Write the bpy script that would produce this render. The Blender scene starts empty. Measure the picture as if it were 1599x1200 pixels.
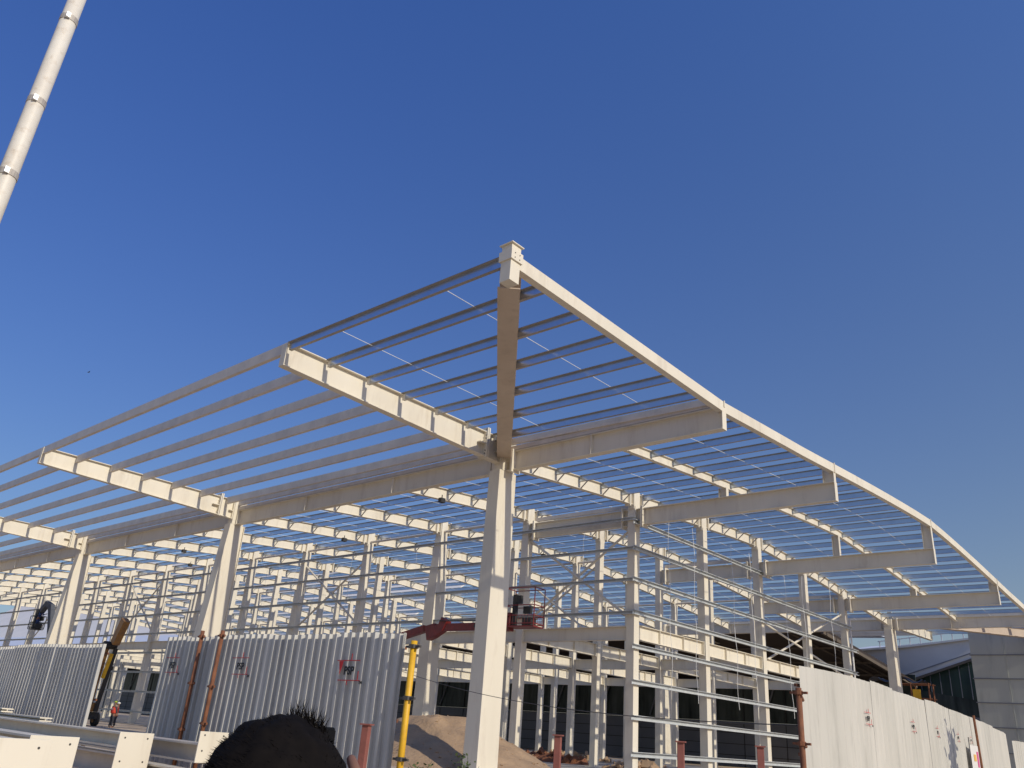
import bpy, math, random
from mathutils import Vector, Matrix, Quaternion, noise
random.seed(7)
sc = bpy.context.scene
col = sc.collection
R = math.radians

# ------------------------------------------------------------------ materials
def newmat(name):
    m = bpy.data.materials.new(name); m.use_nodes = True
    nt = m.node_tree; b = nt.nodes['Principled BSDF']
    return m, nt, b

def mat(name, c1, c2=None, rough=.55, metal=0., scale=1.5, bump=0., bscale=30., streak=False, spec=None, dirt=None, dirt_amt=.5, coat=0.):
    """base colour varies between c1 and c2 by 3-D noise (object coordinates), optional dirt patches and bump"""
    m, nt, b = newmat(name); N = nt.nodes; L = nt.links
    c2 = c2 or tuple(x * .85 for x in c1)
    geo = N.new('ShaderNodeNewGeometry')
    mp = N.new('ShaderNodeMapping'); L.new(geo.outputs['Position'], mp.inputs[0])
    if streak: mp.inputs['Scale'].default_value = (1, 1, .16)
    n = N.new('ShaderNodeTexNoise'); n.inputs['Scale'].default_value = scale; n.inputs['Detail'].default_value = 6
    L.new(mp.outputs[0], n.inputs[0])
    r = N.new('ShaderNodeValToRGB'); r.color_ramp.elements[0].position = .3; r.color_ramp.elements[1].position = .7
    r.color_ramp.elements[0].color = (*c2, 1); r.color_ramp.elements[1].color = (*c1, 1)
    L.new(n.outputs[0], r.inputs[0]); out = r.outputs[0]
    if dirt:
        n2 = N.new('ShaderNodeTexNoise'); n2.inputs['Scale'].default_value = scale * 2.3; n2.inputs['Detail'].default_value = 8
        n2.inputs['Roughness'].default_value = .7; L.new(mp.outputs[0], n2.inputs[0])
        r2 = N.new('ShaderNodeValToRGB'); r2.color_ramp.elements[0].position = .52; r2.color_ramp.elements[1].position = .75
        r2.color_ramp.elements[0].color = (0, 0, 0, 1); r2.color_ramp.elements[1].color = (dirt_amt,) * 3 + (1,)
        L.new(n2.outputs[0], r2.inputs[0])
        mx = N.new('ShaderNodeMixRGB'); L.new(r2.outputs[0], mx.inputs[0]); L.new(out, mx.inputs[1]); mx.inputs[2].default_value = (*dirt, 1)
        out = mx.outputs[0]
    L.new(out, b.inputs['Base Color'])
    b.inputs['Roughness'].default_value = rough; b.inputs['Metallic'].default_value = metal
    if spec is not None: b.inputs['Specular IOR Level'].default_value = spec
    if coat: b.inputs['Coat Weight'].default_value = coat
    if bump:
        nb = N.new('ShaderNodeTexNoise'); nb.inputs['Scale'].default_value = bscale; nb.inputs['Detail'].default_value = 6
        L.new(geo.outputs['Position'], nb.inputs[0])
        bp = N.new('ShaderNodeBump'); bp.inputs['Strength'].default_value = bump; bp.inputs['Distance'].default_value = .05
        L.new(nb.outputs[0], bp.inputs['Height']); L.new(bp.outputs[0], b.inputs['Normal'])
    return m

M = {}
M['cream'] = mat('cream_steel_paint', (.77, .71, .58), (.70, .64, .515), rough=.5, scale=.7, dirt=(.47, .39, .29), dirt_amt=.5, streak=True, bump=.02, bscale=8)
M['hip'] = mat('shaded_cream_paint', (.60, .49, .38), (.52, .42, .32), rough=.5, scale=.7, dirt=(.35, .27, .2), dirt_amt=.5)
M['creamtube'] = mat('cream_tube_paint', (.70, .63, .53), (.58, .52, .44), rough=.45, scale=1.1, streak=False, dirt=(.42, .38, .33), dirt_amt=.5)
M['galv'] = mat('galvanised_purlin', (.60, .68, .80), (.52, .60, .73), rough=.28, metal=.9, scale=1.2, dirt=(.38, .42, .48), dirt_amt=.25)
M['galvf'] = mat('galvanised_flange_shaded', (.40, .37, .33), (.32, .30, .27), rough=.5, metal=.25, scale=2)
M['girt'] = mat('galvanised_girt', (.62, .64, .63), (.50, .52, .52), rough=.5, metal=.25, scale=3, dirt=(.33, .33, .33), dirt_amt=.4)
M['rod'] = mat('zinc_rod', (.75, .75, .74), rough=.4, metal=.3)
M['bolt'] = mat('dark_bolt', (.06, .055, .05), rough=.5)
M['fence'] = mat('galvanised_sheet', (.62, .60, .54), (.50, .485, .44), rough=.55, metal=.08, scale=1.3, streak=True, dirt=(.24, .23, .22), dirt_amt=.45)
M['fencew'] = mat('weathered_pale_sheet', (.60, .575, .51), (.49, .475, .42), rough=.6, metal=.0, scale=1.4, streak=True, dirt=(.33, .32, .28), dirt_amt=.65)
M['rust'] = mat('rusty_pipe', (.26, .10, .045), (.15, .06, .03), rough=.8, scale=9, bump=.2)
M['redox'] = mat('red_oxide_primer', (.30, .10, .075), (.22, .075, .055), rough=.7, scale=5, dirt=(.14, .07, .05))
M['yellow'] = mat('yellow_pipe_paint', (.78, .45, .02), (.66, .36, .015), rough=.5, scale=4, dirt=(.35, .2, .04), dirt_amt=.5)
M['orange'] = mat('lift_orange_paint', (.40, .19, .04), (.20, .11, .05), rough=.5, scale=3, dirt=(.15, .10, .06), dirt_amt=.7)
M['redlift'] = mat('lift_red_paint', (.24, .028, .026), (.15, .022, .02), rough=.45, scale=4, dirt=(.12, .04, .03), dirt_amt=.6)
M['darkm'] = mat('dark_machinery', (.03, .03, .03), rough=.6)
M['rubber'] = mat('rubber', (.025, .025, .025), rough=.85)
M['red'] = mat('red_paint', (.62, .03, .03), rough=.6)
M['black'] = mat('black_print', (.02, .02, .02), rough=.6)
M['blue'] = mat('blue_cloth', (.05, .10, .28), (.04, .07, .2), rough=.9)
M['greycl'] = mat('grey_cloth', (.10, .11, .13), rough=.9)
M['vest'] = mat('red_safety_vest', (.62, .06, .03), (.5, .05, .03), rough=.8)
M['silver'] = mat('reflective_strip', (.6, .6, .62), rough=.5)
M['helmg'] = mat('lime_helmet', (.42, .55, .04), rough=.35)
M['helmr'] = mat('red_helmet', (.6, .04, .04), rough=.35)
M['skin'] = mat('brown_skin', (.26, .13, .08), (.22, .11, .07), rough=.6, scale=30)
M['hair'] = mat('black_hair', (.006, .005, .005), (.010, .008, .007), rough=.9, scale=60, spec=.08)
M['shirt'] = mat('dark_shirt', (.05, .055, .07), rough=.9)
M['trous'] = mat('dark_trousers', (.035, .035, .045), rough=.9)
M['phone'] = mat('phone_case', (.006, .006, .007), rough=.8, spec=.1)
M['glass'] = mat('dark_green_glass', (.10, .12, .11), (.010, .017, .015), rough=.25, streak=True, scale=.9, spec=.15)
M['gglass'] = mat('green_glass', (.045, .085, .065), (.02, .045, .038), rough=.2, scale=.8, spec=.4, streak=True)
M['gpanel'] = mat('grey_wall_panel', (.20, .21, .235), (.165, .175, .20), rough=.55, scale=.3)
M['soffit'] = mat('dark_brown_soffit', (.045, .030, .022), (.03, .02, .016), rough=.7, scale=.4)
M['soffitb'] = mat('soffit_rib', (.14, .11, .08), rough=.7)
M['metalroof'] = mat('pale_blue_metal_roof', (.78, .80, .84), (.70, .73, .78), rough=.5, metal=.0, scale=.3)
M['highroof'] = mat('white_standing_seam_roof', (.92, .86, .76), (.84, .79, .70), rough=.5, scale=.15)
M['pale'] = mat('pale_grey_cladding', (.74, .70, .66), (.64, .60, .57), rough=.55, scale=.3)
M['clad'] = mat('grey_green_cladding', (.52, .54, .49), (.42, .44, .41), rough=.45, metal=.1, scale=.35, streak=True, dirt=(.16, .18, .18), dirt_amt=.5)
M['white'] = mat('white_paint', (.78, .76, .72), (.7, .68, .64), rough=.5)
M['pole'] = mat('weathered_white_pole', (.74, .70, .61), (.66, .61, .52), rough=.5, scale=2.2, dirt=(.42, .30, .18), dirt_amt=.55)
M['collar'] = mat('galvanised_collar', (.50, .46, .40), (.36, .32, .28), rough=.6, metal=.2, scale=8)
M['leaf'] = mat('weed_leaf', (.09, .12, .035), (.05, .075, .02), rough=.8, scale=5)
M['tarp'] = mat('dark_tarpaulin', (.03, .035, .05), rough=.5)
M['pink'] = mat('pink_print', (.75, .12, .30), rough=.6)
M['amber'] = mat('amber_print', (.85, .5, .12), rough=.6)

# ground: dusty brown earth
def groundmat():
    m, nt, b = newmat('dusty_earth'); N = nt.nodes; L = nt.links
    geo = N.new('ShaderNodeNewGeometry')
    n = N.new('ShaderNodeTexNoise'); n.inputs['Scale'].default_value = .25; n.inputs['Detail'].default_value = 10; n.inputs['Roughness'].default_value = .65
    n2 = N.new('ShaderNodeTexNoise'); n2.inputs['Scale'].default_value = 3; n2.inputs['Detail'].default_value = 8
    L.new(geo.outputs['Position'], n.inputs[0]); L.new(geo.outputs['Position'], n2.inputs[0])
    r = N.new('ShaderNodeValToRGB'); e = r.color_ramp.elements
    e[0].position = .35; e[0].color = (.36, .27, .18, 1); e[1].position = .65; e[1].color = (.66, .53, .38, 1)
    L.new(n.outputs[0], r.inputs[0])
    mx = N.new('ShaderNodeMixRGB'); mx.blend_type = 'MULTIPLY'; mx.inputs[0].default_value = .6
    L.new(r.outputs[0], mx.inputs[1]); L.new(n2.outputs[0], mx.inputs[2])
    g = N.new('ShaderNodeMixRGB'); g.blend_type = 'ADD'; g.inputs[0].default_value = .35
    L.new(mx.outputs[0], g.inputs[1]); L.new(r.outputs[0], g.inputs[2])
    L.new(g.outputs[0], b.inputs['Base Color']); b.inputs['Roughness'].default_value = .95
    bp = N.new('ShaderNodeBump'); bp.inputs['Strength'].default_value = .6; L.new(n2.outputs[0], bp.inputs['Height']); L.new(bp.outputs[0], b.inputs['Normal'])
    return m
M['ground'] = groundmat()
M['sand'] = mat('brown_sand', (.44, .30, .18), (.34, .23, .14), rough=.95, scale=1.2, bump=.9, bscale=7, dirt=(.25, .17, .10), dirt_amt=.5)

# ------------------------------------------------------------------ helpers
class MB:
    def __init__(s): s.v = []; s.f = []
    def add(s, vs, fs):
        o = len(s.v); s.v += [tuple(v) for v in vs]; s.f += [tuple(o + i for i in f) for f in fs]; return s
    def box(s, a, b):
        x0, y0, z0 = a; x1, y1, z1 = b
        return s.add([(x0,y0,z0),(x1,y0,z0),(x1,y1,z0),(x0,y1,z0),(x0,y0,z1),(x1,y0,z1),(x1,y1,z1),(x0,y1,z1)],
              [(0,3,2,1),(4,5,6,7),(0,1,5,4),(1,2,6,5),(2,3,7,6),(3,0,4,7)])
    def sweep(s, pts, prof, up=(0, 0, 1), side=None):
        """sweep profile [(side, up), ...] (counter-clockwise) along pts"""
        pts = [Vector(p) for p in pts]; up = Vector(up); n = len(pts); k = len(prof); vs = []
        for i, p in enumerate(pts):
            t = (pts[min(i+1, n-1)] - pts[max(i-1, 0)]).normalized()
            sd = t.cross(up)
            if sd.length < 1e-6: sd = Vector((1, 0, 0))
            sd.normalize(); u = sd.cross(t).normalized()
            for a, b in prof: vs.append(p + sd * a + u * b)
        fs = []
        for i in range(n-1):
            for j in range(k):
                j2 = (j+1) % k
                fs.append((i*k+j, i*k+j2, (i+1)*k+j2, (i+1)*k+j))
        fs.append(tuple(range(k))[::-1]); fs.append(tuple((n-1)*k + j for j in range(k)))
        return s.add(vs, fs)
    def tube(s, pts, r, seg=8, up=(0, 0, 1)):
        pts = [Vector(p) for p in pts]
        t = (pts[-1] - pts[0]).normalized()
        if abs(t.dot(Vector(up))) > .98: up = (1, 0, 0)
        rs = r if isinstance(r, (list, tuple)) else [r] * len(pts)
        n = len(pts); vs = []; upv = Vector(up)
        for i, p in enumerate(pts):
            t = (pts[min(i+1, n-1)] - pts[max(i-1, 0)]).normalized()
            sd = t.cross(upv).normalized(); u = sd.cross(t)
            for j in range(seg):
                a = 2*math.pi*j/seg; vs.append(p + (sd*math.cos(a) + u*math.sin(a))*rs[i])
        fs = [(i*seg+j, i*seg+(j+1)%seg, (i+1)*seg+(j+1)%seg, (i+1)*seg+j) for i in range(n-1) for j in range(seg)]
        fs.append(tuple(range(seg))[::-1]); fs.append(tuple((n-1)*seg+j for j in range(seg)))
        return s.add(vs, fs)
    def build(s, name, m, parent=None, smooth=False, bevel=0, fixn=True):
        me = bpy.data.meshes.new(name); me.from_pydata(s.v, [], s.f); me.update()
        if fixn:
            import bmesh
            b = bmesh.new(); b.from_mesh(me); bmesh.ops.recalc_face_normals(b, faces=b.faces); b.to_mesh(me); b.free()
        if smooth:
            for p in me.polygons: p.use_smooth = True
        o = bpy.data.objects.new(name, me); col.objects.link(o)
        if m is not None: me.materials.append(m)
        if parent is not None: o.parent = parent; o.matrix_parent_inverse = Matrix.Identity(4)
        if bevel:
            bv = o.modifiers.new('bevel', 'BEVEL'); bv.width = bevel; bv.segments = 2; bv.limit_method = 'ANGLE'
        return o

def I(h, w, tw=.02, tf=.025, top=0.):
    """I profile, top of section at up = top"""
    t = top; b = top - h; W = w/2; T = tw/2
    return [(-W, b), (W, b), (W, b+tf), (T, b+tf), (T, t-tf), (W, t-tf), (W, t), (-W, t), (-W, t-tf), (-T, t-tf), (-T, b+tf), (-W, b+tf)]
def RECT(h, w, top=0.):
    return [(-w/2, top-h), (w/2, top-h), (w/2, top), (-w/2, top)]
def ZS(h, w, top=0., t=.012, lip=.02):
    b = top - h
    return [(-w, b), (t/2, b), (t/2, top-t), (w, top-t), (w, top), (-t/2, top), (-t/2, b+t), (-w, b+t)]
def CS(h, w, top=0., t=.014, sgn=1):
    b = top - h
    p = [(0, b), (w, b), (w, b+t*2), (w-t, b+t*2), (w-t, b+t), (t, b+t), (t, top-t), (w-t, top-t), (w-t, top-2*t), (w, top-2*t), (w, top), (0, top)]
    return [(sgn*a, c) for a, c in p]

def tag(o, label=None, cat=None, group=None, kind=None):
    if label: o['label'] = label
    if cat: o['category'] = cat
    if group: o['group'] = group
    if kind: o['kind'] = kind
    return o
def empty(name, loc=(0, 0, 0), rz=0, **k):
    o = bpy.data.objects.new(name, None); col.objects.link(o); o.location = loc; o.rotation_euler = (0, 0, rz); o.empty_display_size = .2
    return tag(o, **k)
def copy_tree(o, parent=None):
    c = o.copy(); col.objects.link(c)
    if parent is not None: c.parent = parent
    for ch in [x for x in bpy.data.objects if x.parent == o]: copy_tree(ch, c)
    return c

# ------------------------------------------------------------------ ground
g = MB()
n = 60
def gc(i):
    t = (i / n) * 2 - 1; return math.copysign(abs(t) ** 3, t) * 2500
g.v = [(gc(i), gc(j) + 20, 0) for j in range(n+1) for i in range(n+1)]
g.f = [(j*(n+1)+i, j*(n+1)+i+1, (j+1)*(n+1)+i+1, (j+1)*(n+1)+i) for j in range(n) for i in range(n)]
tag(g.build('ground', M['ground'], fixn=False), kind='structure')
# paved concrete floor of the hall
fl = MB().box((-124, 10, -.05), (1.2, 54.5, .08)).build('concrete_floor', mat('rough_concrete', (.40, .37, .33), (.30, .27, .23), rough=.9, scale=.6, dirt=(.2, .15, .1), dirt_amt=.6, bump=.2))
tag(fl, kind='structure')

# ------------------------------------------------------------------ the steel frame
Y0, DY, YE = 11.28, 7.8, 53.76
WY = [Y0 + DY*i for i in range(5)]
NX = 16; XL = -8.0 * NX
CB, CA = 11.5, 12.65
ZB = 13.98                      # top of the level beams
HB = .95
def zr(y):
    if y < -.2 or y > YE + .2: return ZB + .66
    t = abs((y - YE/2) / (YE/2))
    return ZB + .04 + 1.77 * (1 - t ** 1.3)
def zc(x, y):
    """canopy plane: the outer corners hang a little lower"""
    d = max(0, -y, y - YE)
    return zr(y) - .20 * max(0, x) / 11.5
def ze_(y):
    if y < 0: return ZB + .22 - y * .016
    if y > YE: return ZB + .22 + (y - YE) * .016
    return zr(y) + .17 * max(0, 1 - min(y, YE - y) / 8)
frame = empty('steel_building_frame', (0, 0, 0), label='cream painted steel frame of an unfinished building with arched roof and deep canopies', cat='building')
def P(name, mb, m='cream', parent=None, bevel=0, **k):
    o = mb.build(name, M[m], parent or frame, bevel=bevel, **k)
    if name == 'purlin':       # flange faces get a browner copy of the metal, underside shade painted in
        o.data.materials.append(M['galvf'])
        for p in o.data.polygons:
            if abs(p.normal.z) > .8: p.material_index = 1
    return o

# columns of the hall
for k in range(NX):
    for i, y in enumerate(WY):
        x = -8.0 * k
        top = zr(y) + .12
        mb = MB()
        if k == 2 and i == 0:      # the wide tapered one
            c = P('wall_column', mb.sweep([(x, y, .08), (x, y, 9.4), (x, y, 12.6), (x, y, top)], [(-.25, -.25), (.25, -.25), (.25, .25), (-.25, .25)]).add([], []))
            me = c.data
            for v in me.vertices:
                z = v.co.z
                f = 1.0 if z > 12.7 else (1.35 if z > 12 else 1.9)
                v.co.x = x + (v.co.x - x) * f; v.co.y = y + (v.co.y - y) * f
        else:
            w, d = (.25, .25) if i in (0,) or k == 0 else (.21, .23)
            h = .5
            # closed H: two flanges joined by a plated web
            mb.box((x-w, y-d, .08), (x+w, y+d, top - .9))
            mb.box((x-w*.82, y-d, top-.9), (x+w*.82, y+d, top))
            c = P('wall_column' if (i == 0 or k == 0) else 'inner_column', mb)
        if k < 7:
            P('base_plate', MB().box((x-.4, y-.4, .08), (x+.4, y+.4, .12)), parent=c)
            if k < 4:
                for s in (-1, 1):   # splice plates that carry the rafters
                    yy = y + s*(.25 if not (k==2 and i==0) else .27)
                    P('cap_plate', MB().box((x-.2, min(yy, yy+s*.05), top-1.05), (x+.2, max(yy, yy+s*.05), top-.02)), parent=c)

# the outer canopy columns
def taper(x, y, bx0, bx1, y0a, y1a, y0b, y1b, z0, z1):
    """box column: bottom from y0a..y1a, top y0b..y1b, half widths bx0 (bottom), bx1 (top)"""
    m = MB()
    m.add([(x-bx0, y+y0a, z0), (x+bx0, y+y0a, z0), (x+bx0, y+y1a, z0), (x-bx0, y+y1a, z0),
           (x-bx1, y+y0b, z1), (x+bx1, y+y0b, z1), (x+bx1, y+y1b, z1), (x-bx1, y+y1b, z1)],
          [(0,3,2,1),(4,5,6,7),(0,1,5,4),(1,2,6,5),(2,3,7,6),(3,0,4,7)])
    return m
cc = P('corner_column', taper(0, 0, .42, .34, -.62, .66, -.58, .58, 0, ZB - .95), bevel=.012)
P('cap_block', MB().box((-.36, -.42, ZB-.95), (.36, .42, ZB+.60)), parent=cc)
P('base_plate', MB().box((-.8, -.9, 0), (.8, .9, .06)), parent=cc)
c2 = P('corner_column', taper(0, YE, .42, .34, -.62, .66, -.58, .58, 0, ZB - .95), bevel=.012)
P('cap_block', MB().box((-.36, YE-.42, ZB-.95), (.36, YE+.42, ZB-.03)), parent=c2)
for k in range(1, 6):
    for y in (0, YE):
        s = -1 if y == 0 else 1
        x = -24.0 * k
        ya, yb = (-1.35, .55) if s < 0 else (-.55, 1.35)
        yc, yd = (-.5, .5)
        m = MB()
        # two wide flanges and a box web between them
        m.add(taper(x, y, .30, .26, ya, yb, yc, yd, 0, ZB-.95).v, taper(x, y, .3, .3, 0, 1, 0, 1, 0, 1).f)
        c = P('tapered_column', m, bevel=.01)
        f = taper(x, y, .42, .36, ya-.04, ya, yc-.04, yc, 0, ZB-.95)
        P('flange', f, parent=c)
        f = taper(x, y, .42, .36, yb, yb+.04, yd, yd+.04, 0, ZB-.95)
        P('flange', f, parent=c)
        P('cap_block', MB().box((x-.27, y-.42, ZB-.95), (x+.27, y+.42, ZB+.60)), parent=c)

# rafters, arched, running back from the front edge beam
def arc(x, y0, y1, n, off=0):
    return [(x, y0 + (y1-y0)*i/n, zr(y0 + (y1-y0)*i/n) + off) for i in range(n+1)]
rafters = []
for k in range(NX):
    x = -8.0 * k
    r = P('rafter', MB().sweep(arc(x, .45, YE-.45, 28), I(.68, .30)))
    rafters.append(r)
for k in range(6):
    for y in WY[:4]:
        for sg in (-1, 1):
            yy = y + sg*.62; x = -8.0*k
            P('end_plate', MB().box((x-.19, yy-.05, zr(yy)-.80), (x+.19, yy+.05, zr(yy)+.10)), parent=rafters[k])
NP = 27
PY = [1.99 * (j+1) for j in range(NP-1)]
cnt = 0
rest = MB()
for k in range(12):
    x = -8.0 * k
    for y in PY:
        if min(abs(y - w) for w in WY) < .5: continue
        s = 1 if k == 0 else 1
        z = zr(y)
        for s in ((1,) ):
            a = (x + .13, y + .05, z - .64); b = (x + .78, y + .05, z - .10)
            if cnt < 96: P('flange_brace', MB().tube([a, b], .036, 6), 'collar', parent=rafters[k]); cnt += 1
            else: rest.tube([a, b], .03, 4)
tag(rest.build('flange_brace', M['collar'], frame), kind='stuff')

# purlins of the hall roof: cold-formed, galvanised
for y in PY:
    z = zr(y) + .012
    P('purlin', MB().sweep([(XL + 8, y, z), (CB - .16, y, z)], ZS(.30, .11)), 'galv')
# front and back canopy purlins beyond the hip
CY = [1.0, 2.9, 4.85, 6.8, 8.75, 10.75]          # distance from the beam line
EDGE = CA - .08
def hipx(d): return CB * d / CA
for sgn, yb in ((-1, 0), (1, YE)):
    for d in CY + [EDGE]:
        y = yb + sgn*d; z = zr(y) + .012; hx = hipx(d)
        if hx > .9: P('purlin', MB().sweep([(.17, y, z), (hx - .28, y, zc(hx-.28, y))], ZS(.30, .125)), 'galv')
        if CB - hx > .6: P('purlin', MB().sweep([(hx + .28, y, zc(hx+.28, y)), (CB - .16, y, zc(CB-.16, y))], ZS(.30, .125)), 'galv')
    # cleats at purlin ends
    for d in CY:
        y = yb + sgn*d; z = zr(y); hx = hipx(d)
        for xx in ((.24, hx - .26, hx + .26) if hx > .9 else (hx + .3,)):
            if sgn < 0: P('cleat', MB().box((xx-.09, y-.012, zc(xx, y)-.30), (xx+.09, y+.012, zc(xx, y)-.02)))
    # deep cream edge tubes over the 24 m bays
    for d in CY + [EDGE]:
        y = yb + sgn*d; z = zr(y) + .02
        for q in range(5):
            x1 = -24*q - .16; x0 = -24*(q+1) + .16
            P('canopy_purlin', MB().sweep([(x0, y, z), (x1, y, z)], RECT(.43, .16)), 'creamtube')
    for y, zt, hh in ((yb + sgn*.10, ZB+.24, .21), (yb + sgn*.16, ZB+.62, .30)):
        P('edge_tube', MB().sweep([(XL+8, y, zt), (-.34, y, zt)], RECT(hh, .16)), 'creamtube')
        P('edge_tube', MB().sweep([(.42, y, zt), (CB-.2, y, zt - (.2 if hh > .25 else 0))], RECT(hh, .16)), 'creamtube')
# level edge beams along the front and back column lines
def stiff(parent, x, y0, y1, z0, z1, t=.03):
    P('stiffener', MB().box((x-t/2, y0, z0), (x+t/2, y1, z1)), parent=parent)
for yb in (0, YE):
    segs = [(-.35, -24), (-24, -48), (-48, -72), (-72, -96), (-96, -120)]
    for a, b in segs:
        o = P('edge_beam', MB().sweep([(b + (.35 if b != -120 else 0), yb, ZB), (a - (.3 if a != -.35 else 0), yb, ZB)], I(HB, .36, .025, .035)))
        for q in (1, 2):
            stiff(o, a - (a-b)*q/3.0 if a != -.35 else -8.0*q, yb-.17, yb+.17, ZB-HB+.04, ZB-.04)
        for e in (a - .33, b + .38):
            P('end_plate', MB().box((e-.03, yb-.2, ZB-HB-.03), (e+.03, yb+.2, ZB+.03)), parent=o)
    o = P('cantilever_beam', MB().sweep([(.36, yb, ZB), (CB+.12, yb, ZB)], I(HB, .36, .025, .035)))
    stiff(o, 5.3, yb-.17, yb+.17, ZB-HB+.04, ZB-.04)
    P('end_plate', MB().box((.72, yb-.30, ZB-HB-.10), (.82, yb+.30, ZB+.06)), parent=o)
    P('end_plate', MB().box((CB+.12, yb-.165, ZB-HB), (CB+.145, yb+.165, ZB)), parent=o)
# cantilevers over the right side
for i in (0, 2, 4):
    y = WY[i]
    o = P('cantilever_beam', MB().sweep([(.27, y, ZB), (CB+.12, y, ZB)], I(HB, .36, .025, .035)))
    P('end_plate', MB().box((.62, y-.30, ZB-HB-.14), (.68, y+.30, ZB+.12)).box((.71, y-.30, ZB-HB-.14), (.76, y+.30, ZB+.12)), parent=o)
    P('end_plate', MB().box((CB+.12, y-.165, ZB-HB), (CB+.145, y+.165, ZB)), parent=o)
    o2 = P('tie_beam', MB().sweep([(-8+.27, y, ZB), (-.27, y, ZB)], I(HB, .34, .025, .035)))
    for e in (-.65, -7.35): P('end_plate', MB().box((e-.05, y-.30, ZB-HB-.14), (e+.05, y+.30, ZB+.12)), parent=o2)
    for x in (5.75, CB - .02):
        zt = zr(y) + (-.02 if x > 6 else -.42)
        P('roof_post', MB().sweep([(x, y, ZB), (x, y, zt)], I(.56 if x > 6 else .46, .26, .02, .03, .15), up=(1, 0, 0)))
    P('edge_tube', MB().sweep([(-8+.3, y+.38, ZB+.45), (-.3, y+.38, ZB+.45)], RECT(.22, .18)), 'creamtube')
# cantilevers of the front and back canopies
for k in range(6):
    x = -24.0*k
    for sgn, yb in ((-1, 0), (1, YE)):
        if k > 4 and sgn > 0: continue
        ys = yb + sgn*.42; ye = yb + sgn*CA
        o = P('canopy_cantilever', MB().sweep([(x, min(ys, ye), zr(min(ys, ye))), (x, max(ys, ye), zr(max(ys, ye)))], I(HB, .36, .025, .035)))
        for v in o.data.vertices:
            if v.co.z < ZB + .66 - .5: v.co.z -= .32*(1 - abs(v.co.y - yb)/CA)
        P('end_plate', MB().add(*(lambda m: (m.v, m.f))(MB().box((x-.2, min(ys, ys+sgn*.06), ZB-.62), (x+.2, max(ys, ys+sgn*.06), ZB+.76)))), parent=o)
        P('end_plate', MB().box((x-.165, min(ye, ye+sgn*.03), zr(ye)-HB-.0), (x+.165, max(ye, ye+sgn*.03), zr(ye)+.0)), parent=o)
        if sgn < 0 and k < 4:
            P('end_plate', MB().box((x-.28, -1.44, ZB-.62), (x+.28, -1.36, ZB+.84)), parent=o)
            P('end_plate', MB().box((x-.28, -1.54, ZB-.62), (x+.28, -1.47, ZB+.84)), parent=o)
            P('seat_bracket', MB().box((x-.26, -1.95, ZB+.02), (x+.26, -1.55, ZB+.06)), parent=o)
            for zz in (-.45, -.3, .3, .45, .75):
                P('bolt', MB().tube([(x+.2, -1.54, ZB+zz), (x+.2, -1.58, ZB+zz)], .025, 6), 'bolt', parent=o)
        if sgn < 0 and k < 3:
            P('seat_bracket', MB().box((x-.24, ys-.30, ZB-.10), (x+.24, ys-.07, ZB-.06)), parent=o)
for y in (WY[0], WY[2]):
    for zz in (ZB+.06, ZB-.1, ZB-.85, ZB-1.02):
        for dy in (-.2, .2):
            P('bolt', MB().tube([(.76, y+dy*1.2, zz), (.80, y+dy*1.2, zz)], .024, 6), 'bolt')
# hip rafters to the canopy corners
for sgn, yb in ((-1, 0), (1, YE)):
    a = Vector((.30, yb + sgn*.34, ZB + .64)); b = Vector((CB+.02, yb + sgn*(CA-.02), ZB + .40))
    m_ = a.lerp(b, .985); bl = b - m_
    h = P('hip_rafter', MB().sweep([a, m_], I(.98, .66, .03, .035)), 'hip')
    cx_, cy_ = CB + .02, yb + sgn*(CA - .02); zt_ = ZB + .44
    cp = P('corner_post', MB().box((cx_-.20, cy_-.20, zt_-1.02), (cx_+.20, cy_+.20, zt_+.20)), bevel=.01)
    P('cap_plate', MB().box((cx_-.26, cy_-.26, zt_+.20), (cx_+.26, cy_+.26, zt_+.23)), parent=cp)
    P('bracket_band', MB().box((cx_-.25, cy_-.25, zt_-.34), (cx_+.25, cy_+.25, zt_-.02)), parent=cp)
    for dy in (-.1, .1):
        for dz in (-.05, -.2):
            P('bolt', MB().tube([(cx_+.25, cy_+dy, zt_-.06+dz), (cx_+.27, cy_+dy, zt_-.06+dz)], .015, 6), 'bolt', parent=cp)
# right-hand eave beam, and the secondary beam half way out
cuts = [-CA, 0, WY[0], WY[2], WY[4], YE, YE + CA]
for a, b in zip(cuts[:-1], cuts[1:]):
    aa, bb = a + (.27 if a < 0 else .04), b - (.27 if b > YE else .04)
    e = P('eave_beam', MB().sweep([(CB+.02, aa + (bb-aa)*q/6, ze_(aa + (bb-aa)*q/6)) for q in range(7)], RECT(.44, .26)), bevel=.01)
    if a > -1: P('splice_plate', MB().box((CB-.14, a-.03, ze_(a)-(.22 if a in (0, YE) else .46)), (CB+.18, a+.03, ze_(a)+.05)), parent=e)
P('secondary_beam', MB().sweep(arc(5.75, .2, YE-.2, 26, -.0), I(.45, .24)))
# struts between column heads
for y in (WY[0], WY[2], WY[4]):
    for k in range(1, NX-1):
        P('strut', MB().tube([(-8.0*(k+1)+.24, y, zr(y)-.62), (-8.0*k-.24, y, zr(y)-.62)], .09, 8), 'creamtube')

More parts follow.
